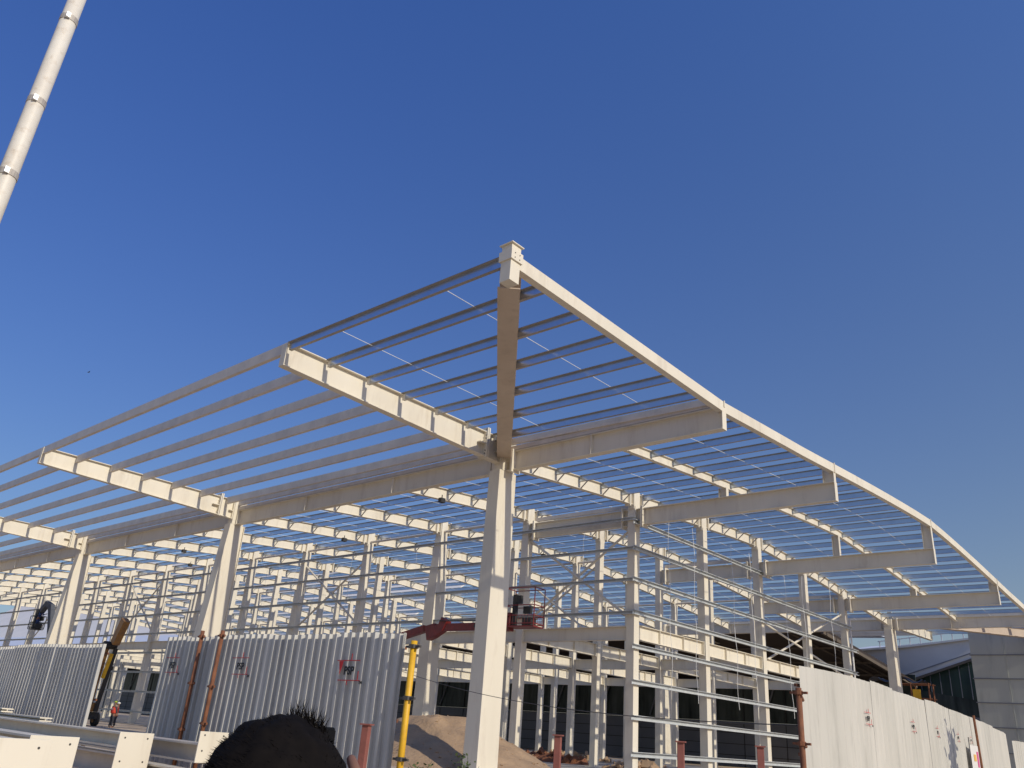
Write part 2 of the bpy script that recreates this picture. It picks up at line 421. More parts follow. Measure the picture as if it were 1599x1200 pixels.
# wall girts
for z in (8.18, 9.97, 11.71, 13.40):
    P('girt', MB().sweep([(-8.0*(NX-1), Y0-.27, z), (.32, Y0-.27, z)], CS(.17, .14, .08, sgn=1)), 'girt')
for z in (1.12, 2.88, 4.64, 6.40):
    P('girt', MB().sweep([(-8.0*(NX-1), Y0-.27, z), (-40, Y0-.27, z)], CS(.17, .14, .08, sgn=1)), 'girt')
for j, z in enumerate((1.12, 2.86, 4.60, 6.40, 8.18, 9.95, 11.68, 13.18)):
    y1 = [WY[3], WY[3], WY[3], WY[3]+1, WY[4]+1.2, WY[4]+1.6, WY[4]+.8, WY[2]+1.6][j]
    P('girt', MB().sweep([(.27, Y0-.45, z), (.27, y1, z)], CS(.24, .16, .12, sgn=1)), 'girt')
# X braces: steel angles with a centre gusset
def xbrace(a, b, c, d):
    for p, q in ((a, b), (c, d)):
        P('cross_brace', MB().tube([p, q], .075, 8))
    m_ = (Vector(a)+Vector(b)+Vector(c)+Vector(d))/4
    P('gusset_plate', MB().box(m_-Vector((.22 if a[0]!=b[0] else .02, .02 if a[0]!=b[0] else .25, .16)), m_+Vector((.22 if a[0]!=b[0] else .02, .02 if a[0]!=b[0] else .25, .16))))
xbrace((-7.7, Y0, 12.9), (-.3, Y0, 8.0), (-.3, Y0+.16, 12.9), (-7.7, Y0+.16, 8.0))
xbrace((-63.7, Y0, 13.6), (-56.3, Y0, 8.4), (-56.3, Y0+.16, 13.6), (-63.7, Y0+.16, 8.4))
xbrace((-31.7, Y0, 13.0), (-24.3, Y0, 8.4), (-24.3, Y0+.16, 13.0), (-31.7, Y0+.16, 8.4))
xbrace((-15.7, WY[1], 12.9), (-8.3, WY[1], 8.1), (-8.3, WY[1]+.16, 12.9), (-15.7, WY[1]+.16, 8.1))
xbrace((-87.7, Y0, 13.6), (-80.3, Y0, 8.4), (-80.3, Y0+.16, 13.6), (-87.7, Y0+.16, 8.4))
xbrace((-.3, 27.2, 10.2), (-.3, 42.3, 7.9), (-.14, 42.3, 12.7), (-.14, 27.2, 7.3))

# mezzanine
MZ = 7.6
for k in range(NX-2):
    x = -8.0*k
    for i in range(4):
        hh = .78
        o = P('mezzanine_beam', MB().sweep([(x, WY[i]+.3, MZ), (x, WY[i+1]-.3, MZ)], I(hh, .34, .02, .03)))
        if k < 6:
            for q in (1, 2):
                yy = WY[i] + DY*q/3
                P('stiffener', MB().box((x-.15, yy-.015, MZ-hh+.04), (x+.15, yy+.015, MZ-.04)), parent=o)
            for e in (WY[i]+.32, WY[i+1]-.32):
                P('end_plate', MB().box((x-.2, e-.025, MZ-hh-.04), (x+.2, e+.025, MZ+.04)), parent=o)
for y in (WY[0], WY[2], WY[4]):
    for k in range(NX-2):
        P('mezzanine_girder', MB().sweep([(-8*(k+1)+.26, y, MZ-.12), (-8*k-.26, y, MZ-.12)], I(.72, .30, .02, .03)))
# sag rods and slack tie wires
for x in (-2.7, -5.3, 3.0, 8.3):
    ya = -12.5 if x > 0 else .4
    lo = min(CY + [EDGE], key=lambda d: abs(hipx(d) - max(x, 0))) if x > 0 else 0
    P('sag_rod', MB().sweep([(x, -EDGE if x > 20 else (-EDGE), zr(-EDGE)-.15), (x, -.7, zr(-.7)-.12)] if x > 0 else arc(x, .5, YE-.5, 12, -.14), RECT(.018, .018)), 'rod')
for x in [-8*k - o_ for k in range(1, 6) for o_ in (2.7, 5.3)] + [2.9, 8.6]:
    P('sag_rod', MB().sweep(arc(x, .5, YE-.5, 12, -.14), RECT(.02, .02)), 'rod')
for y, lean in ((14.3, .35), (17.2, .2), (22.2, .3), (24.8, .35), (30.2, .25), (33.3, .3), (38.6, .3)):
    pts = [(.5 + .05*math.sin(i*1.3+y), y - lean*.3 + lean*(i/12) + .03*math.sin(i*2+y), 14.2 - i*.85) for i in range(13)]
    P('tie_wire', MB().tube(pts, .014, 4), 'rod')
for k in range(1, 7):
    for dx in (2.2, 5.6):
        x = -8*k + dx
        pts = [(x + .04*math.sin(i*1.3+x), Y0 + 3 + .03*math.sin(i*2+x), 14.6 - i*.6) for i in range(9)]
        P('tie_wire', MB().tube(pts, .012, 4), 'rod')
# floodlights clamped under rafters (small dark boxes in the photo)
for k, y in ((1, 3.2), (3, 8.6), (5, 4.5), (6, 9.3), (7, 3), (2, 22), (4, 17)):
    x = -8.0*k + .3
    P('work_lamp', MB().box((x, y-.16, zr(y)-.95), (x+.26, y+.16, zr(y)-.70)).box((x+.1, y-.02, zr(y)-.70), (x+.14, y+.02, zr(y)-.5)), 'darkm')

# ------------------------------------------------------------------ existing terminal behind the frame
def poly_extr(pts, d):
    """extrude a planar polygon by vector d"""
    d = Vector(d); a = [Vector(p) for p in pts]; b = [p + d for p in a]; k = len(a)
    return MB().add(a + b, [tuple(range(k))[::-1], tuple(range(k, 2*k))] + [(i, (i+1) % k, k+(i+1) % k, k+i) for i in range(k)])
term = empty('terminal_building', (-60, 84, 0), label='finished terminal behind the frame with dark brown soffit, dark glass band and grey panel base', cat='building')
def T(name, mb, m, parent=None, off=term):
    o = mb.build(name, M[m], parent or off)
    if parent is None: o.matrix_parent_inverse = Matrix.Translation(-Vector(off.location))
    return o
XE = -7.2
T('wall', MB().box((-460, 84, 0), (XE, 84.4, 5.6)), 'gpanel')
for z in (1.4, 2.8, 4.2, 5.6):
    T('panel_joint', MB().box((-460, 83.94, z-.04), (XE, 83.99, z+.03)), 'darkm')
for x in range(-456, -8, 6):
    T('panel_joint', MB().box((x-.04, 83.93, .05), (x+.03, 83.985, 5.52)), 'darkm')
gl = T('glass_band', MB().box((-460, 84.1, 5.66), (XE, 84.3, 12.0)), 'glass')
random.seed(3)
for x in range(-456, -8, 6):
    T('mullion', MB().box((x-.05, 83.98, 5.66), (x+.05, 84.08, 12.0)), 'darkm')
for x in range(-450, -10, 9):      # slanted struts and drapes visible behind the glass
    T('glass_brace', MB().tube([(x, 83.9, 6), (x+2.2, 83.85, 11.6)], .13, 6), 'gpanel')
ze, zk = 14.35, 10.9
so = T('soffit', poly_extr([(-460, 62, ze), (-9.6, 62, ze), (XE, 84, zk), (-460, 84, zk)], (0, 0, .35)), 'soffit')
for t in (.28, .55, .8):
    T('soffit_rib', MB().box((-460, 62+22*t-.15, ze+(zk-ze)*t-.22), (-9.6+2.4*t-.4, 62+22*t+.15, ze+(zk-ze)*t-.02)), 'soffitb', parent=None)
for i in range(3):
    o_ = i * 1.9
    T('verge_trim', MB().sweep([(-9.5-o_, 61.9, ze-.05), (XE-o_*.7, 84.1, zk-.10)], RECT(.35 if i == 0 else .16, .30 if i == 0 else .12)), 'soffitb')
T('fascia', MB().box((-460, 61.75, ze+.05), (-9.4, 61.99, ze+.60)), 'pale')
T('roof', poly_extr([(-460, 61.8, ze+.62), (-9.5, 61.8, ze+.62), (-9.5, 84, ze+2.0), (-170, 84, ze+5.2), (-460, 84, ze+8.2)], (0, 0, .25)), 'metalroof')
T('roof', poly_extr([(-460, 84.1, ze+8.1), (-170, 84.1, ze+5.1), (-90, 84.1, ze+3.2), (-90, 120, ze+7.0), (-460, 120, ze+15)], (0, 0, .25)), 'metalroof')

T('high_roof', poly_extr([(-130, 96, 18), (-460, 96, 22), (-460, 170, 78), (-150, 150, 44)], (0, 0, .3)), 'highroof')
wing = empty('terminal_wing', (-6, 86, 0), label='pale grey terminal wing with white roof railing and sloping green glass, beside the soffit', cat='building')
def W_(name, mb, m, parent=None):
    K = 1.247; mb.v = [(25.53 + (v[0]-25.53)*K, -27.16 + (v[1]+27.16)*K, max(0, 1.5 + (v[2]-1.5)*K)) for v in mb.v]
    return T(name, mb, m, parent, wing)
W_('parapet_wall', poly_extr([(-9.3, 63.6, 10.2), (-6.2, 63.6, 7.9), (-1.95, 63.6, 9.35), (5.8, 63.6, 12.1), (5.95, 63.6, 13.55), (-1.5, 63.6, 12.7), (-9.3, 63.6, 12.2)], (0, .5, 0)), 'pale')
W_('verge_strip', MB().sweep([(-2.2, 63.5, 9.42), (5.8, 63.5, 12.14)], RECT(.22, .1)), 'soffitb')
W_('verge_strip', MB().sweep([(-2.2, 63.5, 10.0), (5.8, 63.5, 12.65)], RECT(.08, .06)), 'gpanel')
W_('green_glass', poly_extr([(-3.4, 64.2, 9.0), (5.8, 64.2, 12.2), (6.6, 64.2, 7.0), (-1.5, 64.2, 7.8)], (0, .3, 0)), 'gglass')
for i in range(10):
    x = -2.6 + i*.9
    W_('mullion', MB().box((x-.03, 64.08, 7.9), (x+.03, 64.15, 9.1+.34*(x+2.6))), 'gpanel')
W_('dark_glass', poly_extr([(-8, 64.0, 0), (7, 64.0, 0), (7, 64.0, 7.3), (-.5, 64.0, 8.6), (-3.4, 64.0, 9.1), (-8, 64.0, 8.9)], (0, .1, 0)), 'glass')
W_('lower_wall', MB().box((-8, 63.7, 0), (7, 63.95, 6.3)), 'gpanel')
rl = W_('roof_railing', MB().sweep([(-4.5, 63.8, 13.35), (5.9, 63.8, 14.45)], RECT(.09, .09)), 'white')
for i in range(11):
    x = -4.3 + i*1.0; zb = 12.4 + (x+4.3)*.12
    W_('railing_post', MB().box((x-.05, 63.75, zb), (x+.05, 63.85, zb+1.0)), 'white')
W_('parapet_cap', MB().sweep([(-9.3, 63.7, 12.35), (-1.5, 63.7, 12.85), (5.95, 63.7, 13.7)], RECT(.18, .7)), 'white')
W_('sloping_roof', poly_extr([(-9.3, 64.2, 12.2), (5.9, 64.2, 13.5), (5.9, 76, 14.6), (-9.3, 76, 14.2)], (0, 0, .2)), 'metalroof')

annex = empty('clad_annex', (14, 68, 0), label='tall grey green metal clad block with horizontal seams at far right of the terminal', cat='building')
A_ = lambda name, mb, m: T(name, mb, m, None, annex)
A_('cladding_wall', MB().box((3.6, 66, 0), (30, 80, 14.6)), 'clad')
for z in (3.4, 5.6, 7.8, 10.0, 12.2):
    A_('cladding_seam', MB().box((3.5, 65.93, z-.05), (30, 66.0, z+.05)), 'gpanel')
for x in (6.6, 9.8, 13.0, 16.2, 19.4):
    A_('cladding_seam', MB().box((x-.03, 65.95, 0.05), (x+.03, 65.99, 14.5)), 'clad')
A_('roof_cap', MB().box((3.4, 65.8, 14.6), (30.2, 80.2, 14.85)), 'pale')

# rust frame shelter with tarpaulin by the terminal wing
sh = empty('scaffold_shelter', (-1, 60.5, 0), label='rusty scaffold frame with a yellow panel and dark tarpaulin in front of the green glass', cat='scaffold')
S_ = lambda name, mb, m: T(name, mb, m, None, sh)
for x in (-2.2, -.6, 1.0):
    for y in (60, 61.4): S_('standard', MB().tube([(x, y, 0), (x, y, 9.0)], .07, 6), 'rust')
for z in (6.5, 7.6, 8.9):
    for y in (60, 61.4): S_('ledger', MB().tube([(-2.4, y, z), (1.2, y, z)], .06, 6), 'rust')
S_('yellow_panel', MB().box((-.45, 59.9, 6.9), (.25, 59.95, 8.4)), 'yellow')
tp = MB()
for j in range(7):
    for i in range(13):
        x = -4.6 + i*.42; y = 60.0 + j*.3
        tp.v.append((x, y, 9.35 + .22*math.sin(i*1.1) + .12*math.sin(j*2+i) - .02*(i-6)**2*.3))
tp.f = [(j*13+i, j*13+i+1, (j+1)*13+i+1, (j+1)*13+i) for j in range(6) for i in range(12)]
S_('tarpaulin', tp, 'tarp')

# ------------------------------------------------------------------ corrugated hoarding
def rib_profile(path, z0, z1, pitch, depth, face_w, seed, flip=1):
    """trapezoid sheet following a polyline in plan, returns list of panels (MB)"""
    rnd = random.Random(seed)
    pts = [Vector((*p, 0)) for p in path]; seg = []
    L = 0
    for a, b in zip(pts[:-1], pts[1:]): seg.append((L, a, b)); L += (b-a).length
    def at(s):
        for l, a, b in reversed(seg):
            if s >= l: return a + (b-a).normalized()*(s-l), (b-a).normalized()
        return pts[0], (pts[1]-pts[0]).normalized()
    per = 5; s = 0; panels = []
    while s < L - .05:
        w = min(per*pitch, L - s); k = max(1, int(round(w/pitch)))
        dz = rnd.uniform(-.02, .02); off = rnd.uniform(-.004, .004); tilt = rnd.uniform(-.002, .002)
        mb = MB(); prof = []
        for q in range(k):
            b0 = s + q*pitch
            prof += [(b0, 0), (b0 + pitch*face_w, 0), (b0 + pitch*(face_w+.08), depth), (b0 + pitch*(.95), depth)]
        prof.append((s + k*pitch + .03, 0))
        nz = 6; n_ = len(prof)
        for j in range(nz+1):
            for (u, d) in prof:
                p, t = at(min(u, L)); nrm = Vector((t.y, -t.x, 0))*flip
                z = (z0 if j == 0 else z0 + (z1(u) + dz - z0)*j/nz)
                wob = .006*math.sin(u*1.9 + seed) + .005*math.sin(j*.9 + u*.7)
                q = p + nrm*(d + off + tilt*j + wob)
                mb.v.append((q.x, q.y, z))
        mb.f = [(j*n_+i, j*n_+i+1, (j+1)*n_+i+1, (j+1)*n_+i) for j in range(nz) for i in range(n_-1)]
        panels.append(mb); s += k*pitch
    return panels

def text_mesh(txt, size, mname, parent, M4, name='lettering'):
    cu = bpy.data.curves.new('t', 'FONT'); cu.body = txt; cu.size = size; cu.extrude = .002; cu.offset = .006*size/.2
    cu.align_x = 'CENTER'; cu.align_y = 'CENTER'
    o = bpy.data.objects.new('t', cu); col.objects.link(o)
    bpy.context.view_layer.update()
    me = bpy.data.meshes.new_from_object(o.evaluated_get(bpy.context.evaluated_depsgraph_get()))
    bpy.data.objects.remove(o)
    me.materials.clear(); me.materials.append(M[mname]); me.transform(M4)
    q = bpy.data.objects.new(name, me); col.objects.link(q); q.parent = parent
    return q

def mark(parent, c, right, up=Vector((0, 0, 1)), s=1., tri=True, txt='PSP'):
    """painted sheet mark: two red rules, short ticks, black letters"""
    n_ = right.cross(up)
    F = Matrix((( *right, 0), ( *up, 0), ( *n_, 0), (0, 0, 0, 1))).transposed(); F.translation = Vector(c)
    def bar(x0, y0, x1, y1, m, nm):
        mb = MB().box((x0*s, y0*s, 0), (x1*s, y1*s, .004)); mb.v = [tuple(F @ Vector(v)) for v in mb.v]
        mb.build(nm, M[m], parent)
    bar(-.30, .168, .34, .182, 'red', 'painted_rule'); bar(-.22, -.162, .40, -.148, 'red', 'painted_rule')
    bar(.09, .185, .11, .29, 'red', 'painted_tick'); bar(.32, -.145, .34, .0, 'red', 'painted_tick'); bar(.04, -.23, .055, -.165, 'red', 'painted_tick')
    if tri:
        mb = MB().add([(-.24*s, .165*s, 0), (-.12*s, .165*s, 0), (-.19*s, -.06*s, 0), (-.24*s, .165*s, .004), (-.12*s, .165*s, .004), (-.19*s, -.06*s, .004)], [(0,2,1),(3,4,5),(0,1,4,3),(1,2,5,4),(2,0,3,5)])
        mb.v = [tuple(F @ Vector(v)) for v in mb.v]; mb.build('painted_triangle', M['red'], parent)
    text_mesh(txt, .19*s, 'black', parent, F @ Matrix.Translation((.06*s, 0, .001)))
    text_mesh('TM', .07*s, 'black', parent, F @ Matrix.Translation((.42*s, -.19*s, .001)))

FLX = Vector((1, 0, 0))
def hoarding(path, z1, label, seed, m='fence', pitch=.215, depth=.066, fw=.60, marks=(), rails=True, flip=1, msz=1):
    x0, y0 = path[0]
    root = empty('corrugated_hoarding', (x0, y0, 0), label=label, cat='fence')
    for mb in rib_profile(path, .12, z1, pitch, depth, fw, seed, flip):
        o = mb.build('sheet_panel', M[m], root, fixn=False); o.matrix_parent_inverse = Matrix.Translation((-x0, -y0, 0))
    holder = empty('painted_marks', (0, 0, 0)) if False else None
    return root
def under(root, before):
    for o in list(bpy.data.objects):
        if o not in before and o.parent is root and o.type == 'MESH':
            o.matrix_parent_inverse = Matrix.Translation(-Vector(root.location))
def with_marks(root, fn):
    before = set(bpy.data.objects); fn(root); under(root, before)

f1 = hoarding([(-20, -17.45), (2.6, -17.50)], lambda s: 3.0 + .02*math.sin(s*.8) - (.06 if s < 14 else 0), 'grey corrugated hoarding left of the gap, mostly in sun, behind the stacked beams', 1)
f2 = hoarding([(6.3, -17.70), (8.62, -17.72)], lambda s: 3.03 + .01*math.sin(s), 'short grey corrugated hoarding right of the gap, left of the two rusty pipes', 2)
f3 = hoarding([(8.62, -17.80), (14.72, -17.70)], lambda s: 3.05 - .012*s, 'long grey corrugated hoarding between the rusty pipes and the yellow pipe', 3)
def mk2(r): mark(r, (6.95, -17.80, 2.42), FLX, s=.95, tri=False)
def mk3(r):
    mark(r, (9.95, -17.892, 2.40), FLX, s=.95, tri=False); mark(r, (13.35, -17.80, 2.35), FLX, s=1.0)
with_marks(f2, mk2); with_marks(f3, mk3)
for rt, xs, yy in ((f1, (-20, 2.5), -17.38), (f2, (6.35, 8.6), -17.60), (f3, (8.65, 14.6), -17.60)):
    before = set(bpy.data.objects)
    for z in (.5, 1.6, 2.75):
        MB().box((xs[0], yy, z-.025), (xs[1], yy+.04, z+.025)).build('rail', M['rust'], rt)
    x = xs[0] + .3
    while x < xs[1]:
        MB().tube([(x, yy+.08, 0), (x, yy+.08, 2.9)], .03, 8).build('fence_post', M['rust'], rt); x += 2.4
    under(rt, before)
rp = [(19.42, -12.75), (19.62, -11.0), (19.45, -7.9), (19.22, -5.0), (18.75, -.3), (17.75, 8.5), (17.45, 10.6)]
def rtop(s):
    return 3.0 + .010*math.sin(s*.9) + .006*math.sin(s*2.3) - (.05 if s > 19 else 0)
f4 = hoarding(rp, rtop, 'sunlit pale weathered hoarding running back on the right', 4, 'fencew', pitch=.30, depth=.012, fw=.70, flip=1)
def mk4(r):
    for (x, y, z), sz in (((19.50, -10.2, 2.3), .62), ((19.38, -6.85, 2.33), .58), ((19.17, -4.35, 2.33), .55), ((18.93, -1.55, 2.33), .5), ((18.72, .6, 2.35), .42)):
        # direction along the sheet at this point
        seg = [(a, b) for a, b in zip(rp[:-1], rp[1:]) if a[1] <= y <= b[1]][0]
        d = Vector((seg[1][0]-seg[0][0], seg[1][1]-seg[0][1], 0)).normalized()
        t = (y - seg[0][1])/(seg[1][1]-seg[0][1]); xx = seg[0][0] + (seg[1][0]-seg[0][0])*t
        nn = Vector((d.y, -d.x, 0))
        c = Vector((xx, y, z)) + nn*.032
        mark(r, c, d, s=sz, tri=False)
with_marks(f4, mk4)
before = set(bpy.data.objects)
for a, b in zip(rp[:-1], rp[1:]):
    for z in (.5, 1.6, 2.7):
        MB().sweep([(a[0]-.10, a[1], z), (b[0]-.10, b[1], z)], RECT(.05, .05)).build('rail', M['rust'], f4)
under(f4, before)
f5 = hoarding([(17.6, 10.7), (17.9, 17.0), (18.4, 30)], lambda s: 2.72 + .02*math.sin(s*2), 'lower white hoarding at the far right end beyond the tall sheets', 5, 'fencew', pitch=.26, depth=.018, fw=.62)
# dark post, notice board at the end of the tall sheets
MBp = MB().tube([(18.75, 1.2, 0), (18.70, 1.15, 3.05)], .035, 8)
tag(MBp.build('fence_pole', M['rust']), 'thin dark pole standing against the far right hoarding', 'pole')
nb = empty('notice_board', (18.85, .0, 1.35), label='small white site notice with orange and pink print on the far right hoarding', cat='sign')
def NB(name, y0, z0, y1, z1, m, dx=0):
    MB().box((0+dx, y0, z0), (.012+dx, y1, z1)).build(name, M[m], nb)
NB('board', -.35, .0, .45, .85, 'white'); NB('frame_strip', -.39, -.02, -.35, 1.05, 'black'); NB('frame_strip', -.35, -.06, .45, 0.0, 'black')
NB('printed_block', -.1, .45, .12, .62, 'amber', .013); NB('printed_block', .22, .3, .36, .7, 'pink', .013)
NB('printed_line', -.25, .18, .15, .21, 'black', .013); NB('printed_line', -.25, .11, .15, .14, 'black', .013)

# ------------------------------------------------------------------ pipes and posts
def scaffold_pipe(x, y, ztop, m, label, lean=0., couplers=(1.1, 2.2), r=.042, group=None):
    root = empty('scaffold_pipe', (x, y, 0), label=label, cat='pipe', group=group)
    MB().tube([(lean, 0, 0), (lean*.5, 0, ztop*.5), (0, 0, ztop)], r, 10).build('pipe', M[m], root, smooth=True)
    for z in couplers:
        l = lean*(1-z/ztop)
        MB().tube([(l, 0, z-.03), (l, 0, z+.03)], r*1.5, 8).box((l-r*3, -.03, z-.02), (l+r*3.2, .01, z+.015)).build('coupler', M['rust' if m != 'yellow' else 'bolt'], root)
    return root
scaffold_pipe(8.38, -17.98, 3.12, 'rust', 'left of two rusty scaffold pipes before the hoarding', lean=.0, couplers=(1.15, 2.05, 3.0))
scaffold_pipe(9.25, -18.0, 3.10, 'rust', 'right of two rusty scaffold pipes, ringed by a coupler at mid height', lean=.0, couplers=(1.3, 2.0, 3.0))
scaffold_pipe(14.98, -17.75, 2.84, 'yellow', 'yellow scaffold pipe at the right end of the grey hoarding', lean=.0, couplers=(1.05, 1.95, 2.75), r=.055)
scaffold_pipe(19.95, -14.1, 2.52, 'rust', 'rusty scaffold standard coupled to the near end of the sunlit hoarding', couplers=(1.72, 2.45), r=.045)
brk = MB().tube([(19.95, -14.1, 2.47), (19.5, -12.9, 2.42)], .03, 8)
tag(brk.build('scaffold_tube', M['rust']), 'upper short rusty tube tying the standard to the sunlit hoarding', 'pipe')
brk = MB().tube([(19.95, -14.1, 1.74), (19.5, -12.9, 1.70)], .03, 8)
tag(brk.build('scaffold_tube', M['rust']), 'lower short rusty tube tying the standard to the sunlit hoarding', 'pipe')
for (x, y, z, lb) in ((16.12, -19.45, 1.52, 'red oxide steel stub post in front of the grey hoarding beside the person'),
                      (17.08, -16.45, 1.58, 'red oxide steel stub post just right of the big corner column'),
                      (18.76, -15.65, 1.62, 'red oxide steel stub post in front of the lowest wall girt, middle one'),
                      (19.63, -14.85, 1.64, 'red oxide steel stub post left of the coupled rusty standard')):
    r = empty('stub_post', (x, y, 0), rz=R(25), label=lb, cat='post', group='red stub posts along the hoarding line')
    MB().box((-.05, -.05, 0), (.05, .05, z-.02)).build('post', M['redox'], r, bevel=.006)
    MB().box((-.075, -.075, z-.02), (.075, .075, z)).build('cap', M['redox'], r)

# the tall jointed white mast at upper left
mast = empty('banded_mast', (9.69, -24.555, 0), label='tall white segmented mast with grey clamp bands at upper left', cat='mast')
MB().tube([(0, 0, 0), (0, 0, 10), (0, 0, 24)], [.175, .165, .15], 20).build('shaft', M['pole'], mast, smooth=True)
for z in (2.5, 5.0, 7.4, 9.0, 10.50, 12.25, 14.45, 16.8, 19.2):
    b = MB().tube([(0, 0, z-.06), (0, 0, z+.06)], .178 if z < 12 else .172, 20).build('clamp_band', M['collar'], mast, smooth=False)
    a = R(-52)
    cx, cy = .19*math.cos(a+.5), .19*math.sin(a+.5)
    MB().box((cx-.035, cy-.04, z-.06), (cx+.035, cy+.04, z+.06)).build('clamp_bolt', M['rod'], b)
    MB().tube([(0, 0, z+.06), (0, 0, z+.075)], .170, 20).build('joint_seam', M['collar'], b)

# ------------------------------------------------------------------ steel beams stacked in the foreground
def lying(x0, x1, y, ztop, h, w, label, plate=None, plate_off=0., holes=True, m='cream', rot=0):
    root = empty('stacked_beam', ((x0+x1)/2, y, ztop-h), rz=rot, label=label, cat='steel beam')
    L = (x1-x0)/2
    MB().sweep([(-L, 0, h), (L, 0, h)], I(h, w, .02, .03)).build('beam_body', M[m], root)
    if plate:
        pw, ph, top = plate
        p = MB().box((L, -pw/2, h+top-ph), (L+.03, pw/2, h+top)).build('end_plate', M['white' if m == 'w' else 'cream'], root, bevel=.004)
        for a in (-.33, .33):
            for b in (.12, .62):
                MB().tube([(L+.03, a*pw, h+top-b*ph), (L+.034, a*pw, h+top-b*ph)], .016, 8).build('bolt_hole', M['bolt'], p)
    return root
lying(-9, 11.35, -18.95, 1.0, .31, .42, 'long cream beam on top of the stack nearest the grey hoarding', plate=(.55, .5, .20), m='creamtube')
lying(-6, 10.2, -19.75, .72, .36, .36, 'grey shaded beam lying one row nearer, ending at the middle plate', m='creamtube')
lying(-4, 10.30, -19.83, 1.07, .25, .3, 'cream beam ending in the tall separate plate with three bolt holes', plate=(.62, .75, .02))
lying(2, 12.62, -22.10, 1.03, .3, .34, 'cream beam ending in the right plate of the bottom left pair', plate=(.66, .8, .02))
lying(2, 13.95, -23.05, 1.03, .3, .34, 'cream beam ending in the plate at the bottom left corner', plate=(.8, .8, .02))
lying(-8, 2.2, -18.35, 1.10, .1, .3, 'thin cream plate lying behind the long beam, second from the left edge')
lying(-9, -.6, -18.35, 1.22, .1, .3, 'thin cream plate lying on the stack at the left edge')
lying(6, 14.8, -19.3, .60, .2, .34, 'low cream beam lying right of the middle plate towards the person')
br = MB().box((8.2, -21.6, .80), (9.3, -21.1, .92)).build('timber_packer', M['rust']); tag(br, 'brown timber packer lying on the beam stack at the left edge', 'timber')

# ------------------------------------------------------------------ sand heap, weeds, debris
hp = MB(); N_ = 90; Rh = 6.2
for j in range(N_+1):
    for i in range(N_+1):
        x = (i/N_*2-1)*Rh; y = (j/N_*2-1)*Rh
        d = math.hypot(x*(1.0), y*1.0)
        h = 2.35*max(0, 1 - (d/5.6)**1.25)
        h += .9*max(0, 1-math.hypot(x+1.5, y+2.0)/2.6)*.5
        nz = noise.fractal(Vector((x*.8, y*.8, 3.1)), 1.0, 2.1, 5)
        h = h*(1+.10*nz) + .05*nz*min(1, h) - .06*(d/5.6)
        hp.v.append((x, y, min(h, 2.2 + .05*nz) - .0))
hp.f = [(j*(N_+1)+i, j*(N_+1)+i+1, (j+1)*(N_+1)+i+1, (j+1)*(N_+1)+i) for j in range(N_) for i in range(N_)]
h = hp.build('sand_heap', M['sand'], smooth=True, fixn=False); h.location = (-5.3, 3.3, 0)
tag(h, 'large brown sand heap behind the corner column', 'sand heap')

rnd = random.Random(5); cl = MB()
for q in range(260):
    a = rnd.uniform(0, 6.283); d = 5.4*rnd.random()**.5; x, y = math.cos(a)*d, math.sin(a)*d
    ix = int(round((x/Rh+1)/2*N_)); iy = int(round((y/Rh+1)/2*N_)); z = hp.v[iy*(N_+1)+ix][2]
    r_ = rnd.uniform(.02, .09)*(1.6 if d > 4 else 1)
    vs = [(x + r_*rnd.uniform(.6, 1.2)*dx, y + r_*rnd.uniform(.6, 1.2)*dy, z + r_*rnd.uniform(.4, .9)*dz) for dx, dy, dz in ((1,0,0),(-1,0,0),(0,1,0),(0,-1,0),(0,0,1),(0,0,-1))]
    cl.add(vs, [(0,2,4),(2,1,4),(1,3,4),(3,0,4),(2,0,5),(1,2,5),(3,1,5),(0,3,5)])
tag(cl.build('clods', M['sand'], h), kind='stuff')

def plant(name, x, y, z, hgt, spread, nst, label, cat='plant', seed=1, leaf=.09, group=None):
    rnd = random.Random(seed); root = empty(name, (x, y, z), label=label, cat=cat, group=group)
    st = MB(); lf = MB()
    for s in range(nst):
        a = rnd.uniform(0, 6.28); sp = rnd.uniform(.2, 1)*spread; hh = hgt*rnd.uniform(.6, 1)
        pts = [Vector((math.cos(a)*sp*t**1.5, math.sin(a)*sp*t**1.5, hh*t)) for t in (0, .35, .7, 1)]
        st.tube(pts, [.02*hgt**.5, .015*hgt**.5, .01*hgt**.5, .004], 5)
        for q in range(int(22*hh/ max(hgt, .3))):
            t = rnd.uniform(.15, 1); p = pts[0].lerp(pts[3], t) + Vector((rnd.gauss(0, .10)*hgt**.5, rnd.gauss(0, .10)*hgt**.5, rnd.gauss(0, .04)))
            d = Vector((rnd.gauss(0, 1), rnd.gauss(0, 1), rnd.uniform(-.4, .9))).normalized(); l = leaf*rnd.uniform(.6, 1.5)
            sd = d.cross(Vector((rnd.gauss(0, 1), rnd.gauss(0, 1), rnd.gauss(0, 1)))).normalized()*l*.32
            lf.add([p, p+d*l*.5+sd, p+d*l, p+d*l*.5-sd], [(0, 1, 2, 3)])
    st.build('stem', M['leaf'], root); lf.build('foliage', M['leaf'], root, fixn=False)
    return root
plant('weed_plant', 7.6, -10.5, 0, .75, .5, 9, 'low green weed at the foot of the sand heap beside the yellow pipe', seed=3)
plant('weed_plant', 8.9, -9.8, 0, .98, .4, 10, 'taller green weed before the sand heap, left of the corner column', seed=5)
# a sapling just outside the frame on the right throws the leafy shadow on the pale hoarding
plant('sapling', 23.3, -2.6, 0, 4.85, .60, 44, 'young sapling in front of the pale hoarding', 'tree', seed=9, leaf=.34)

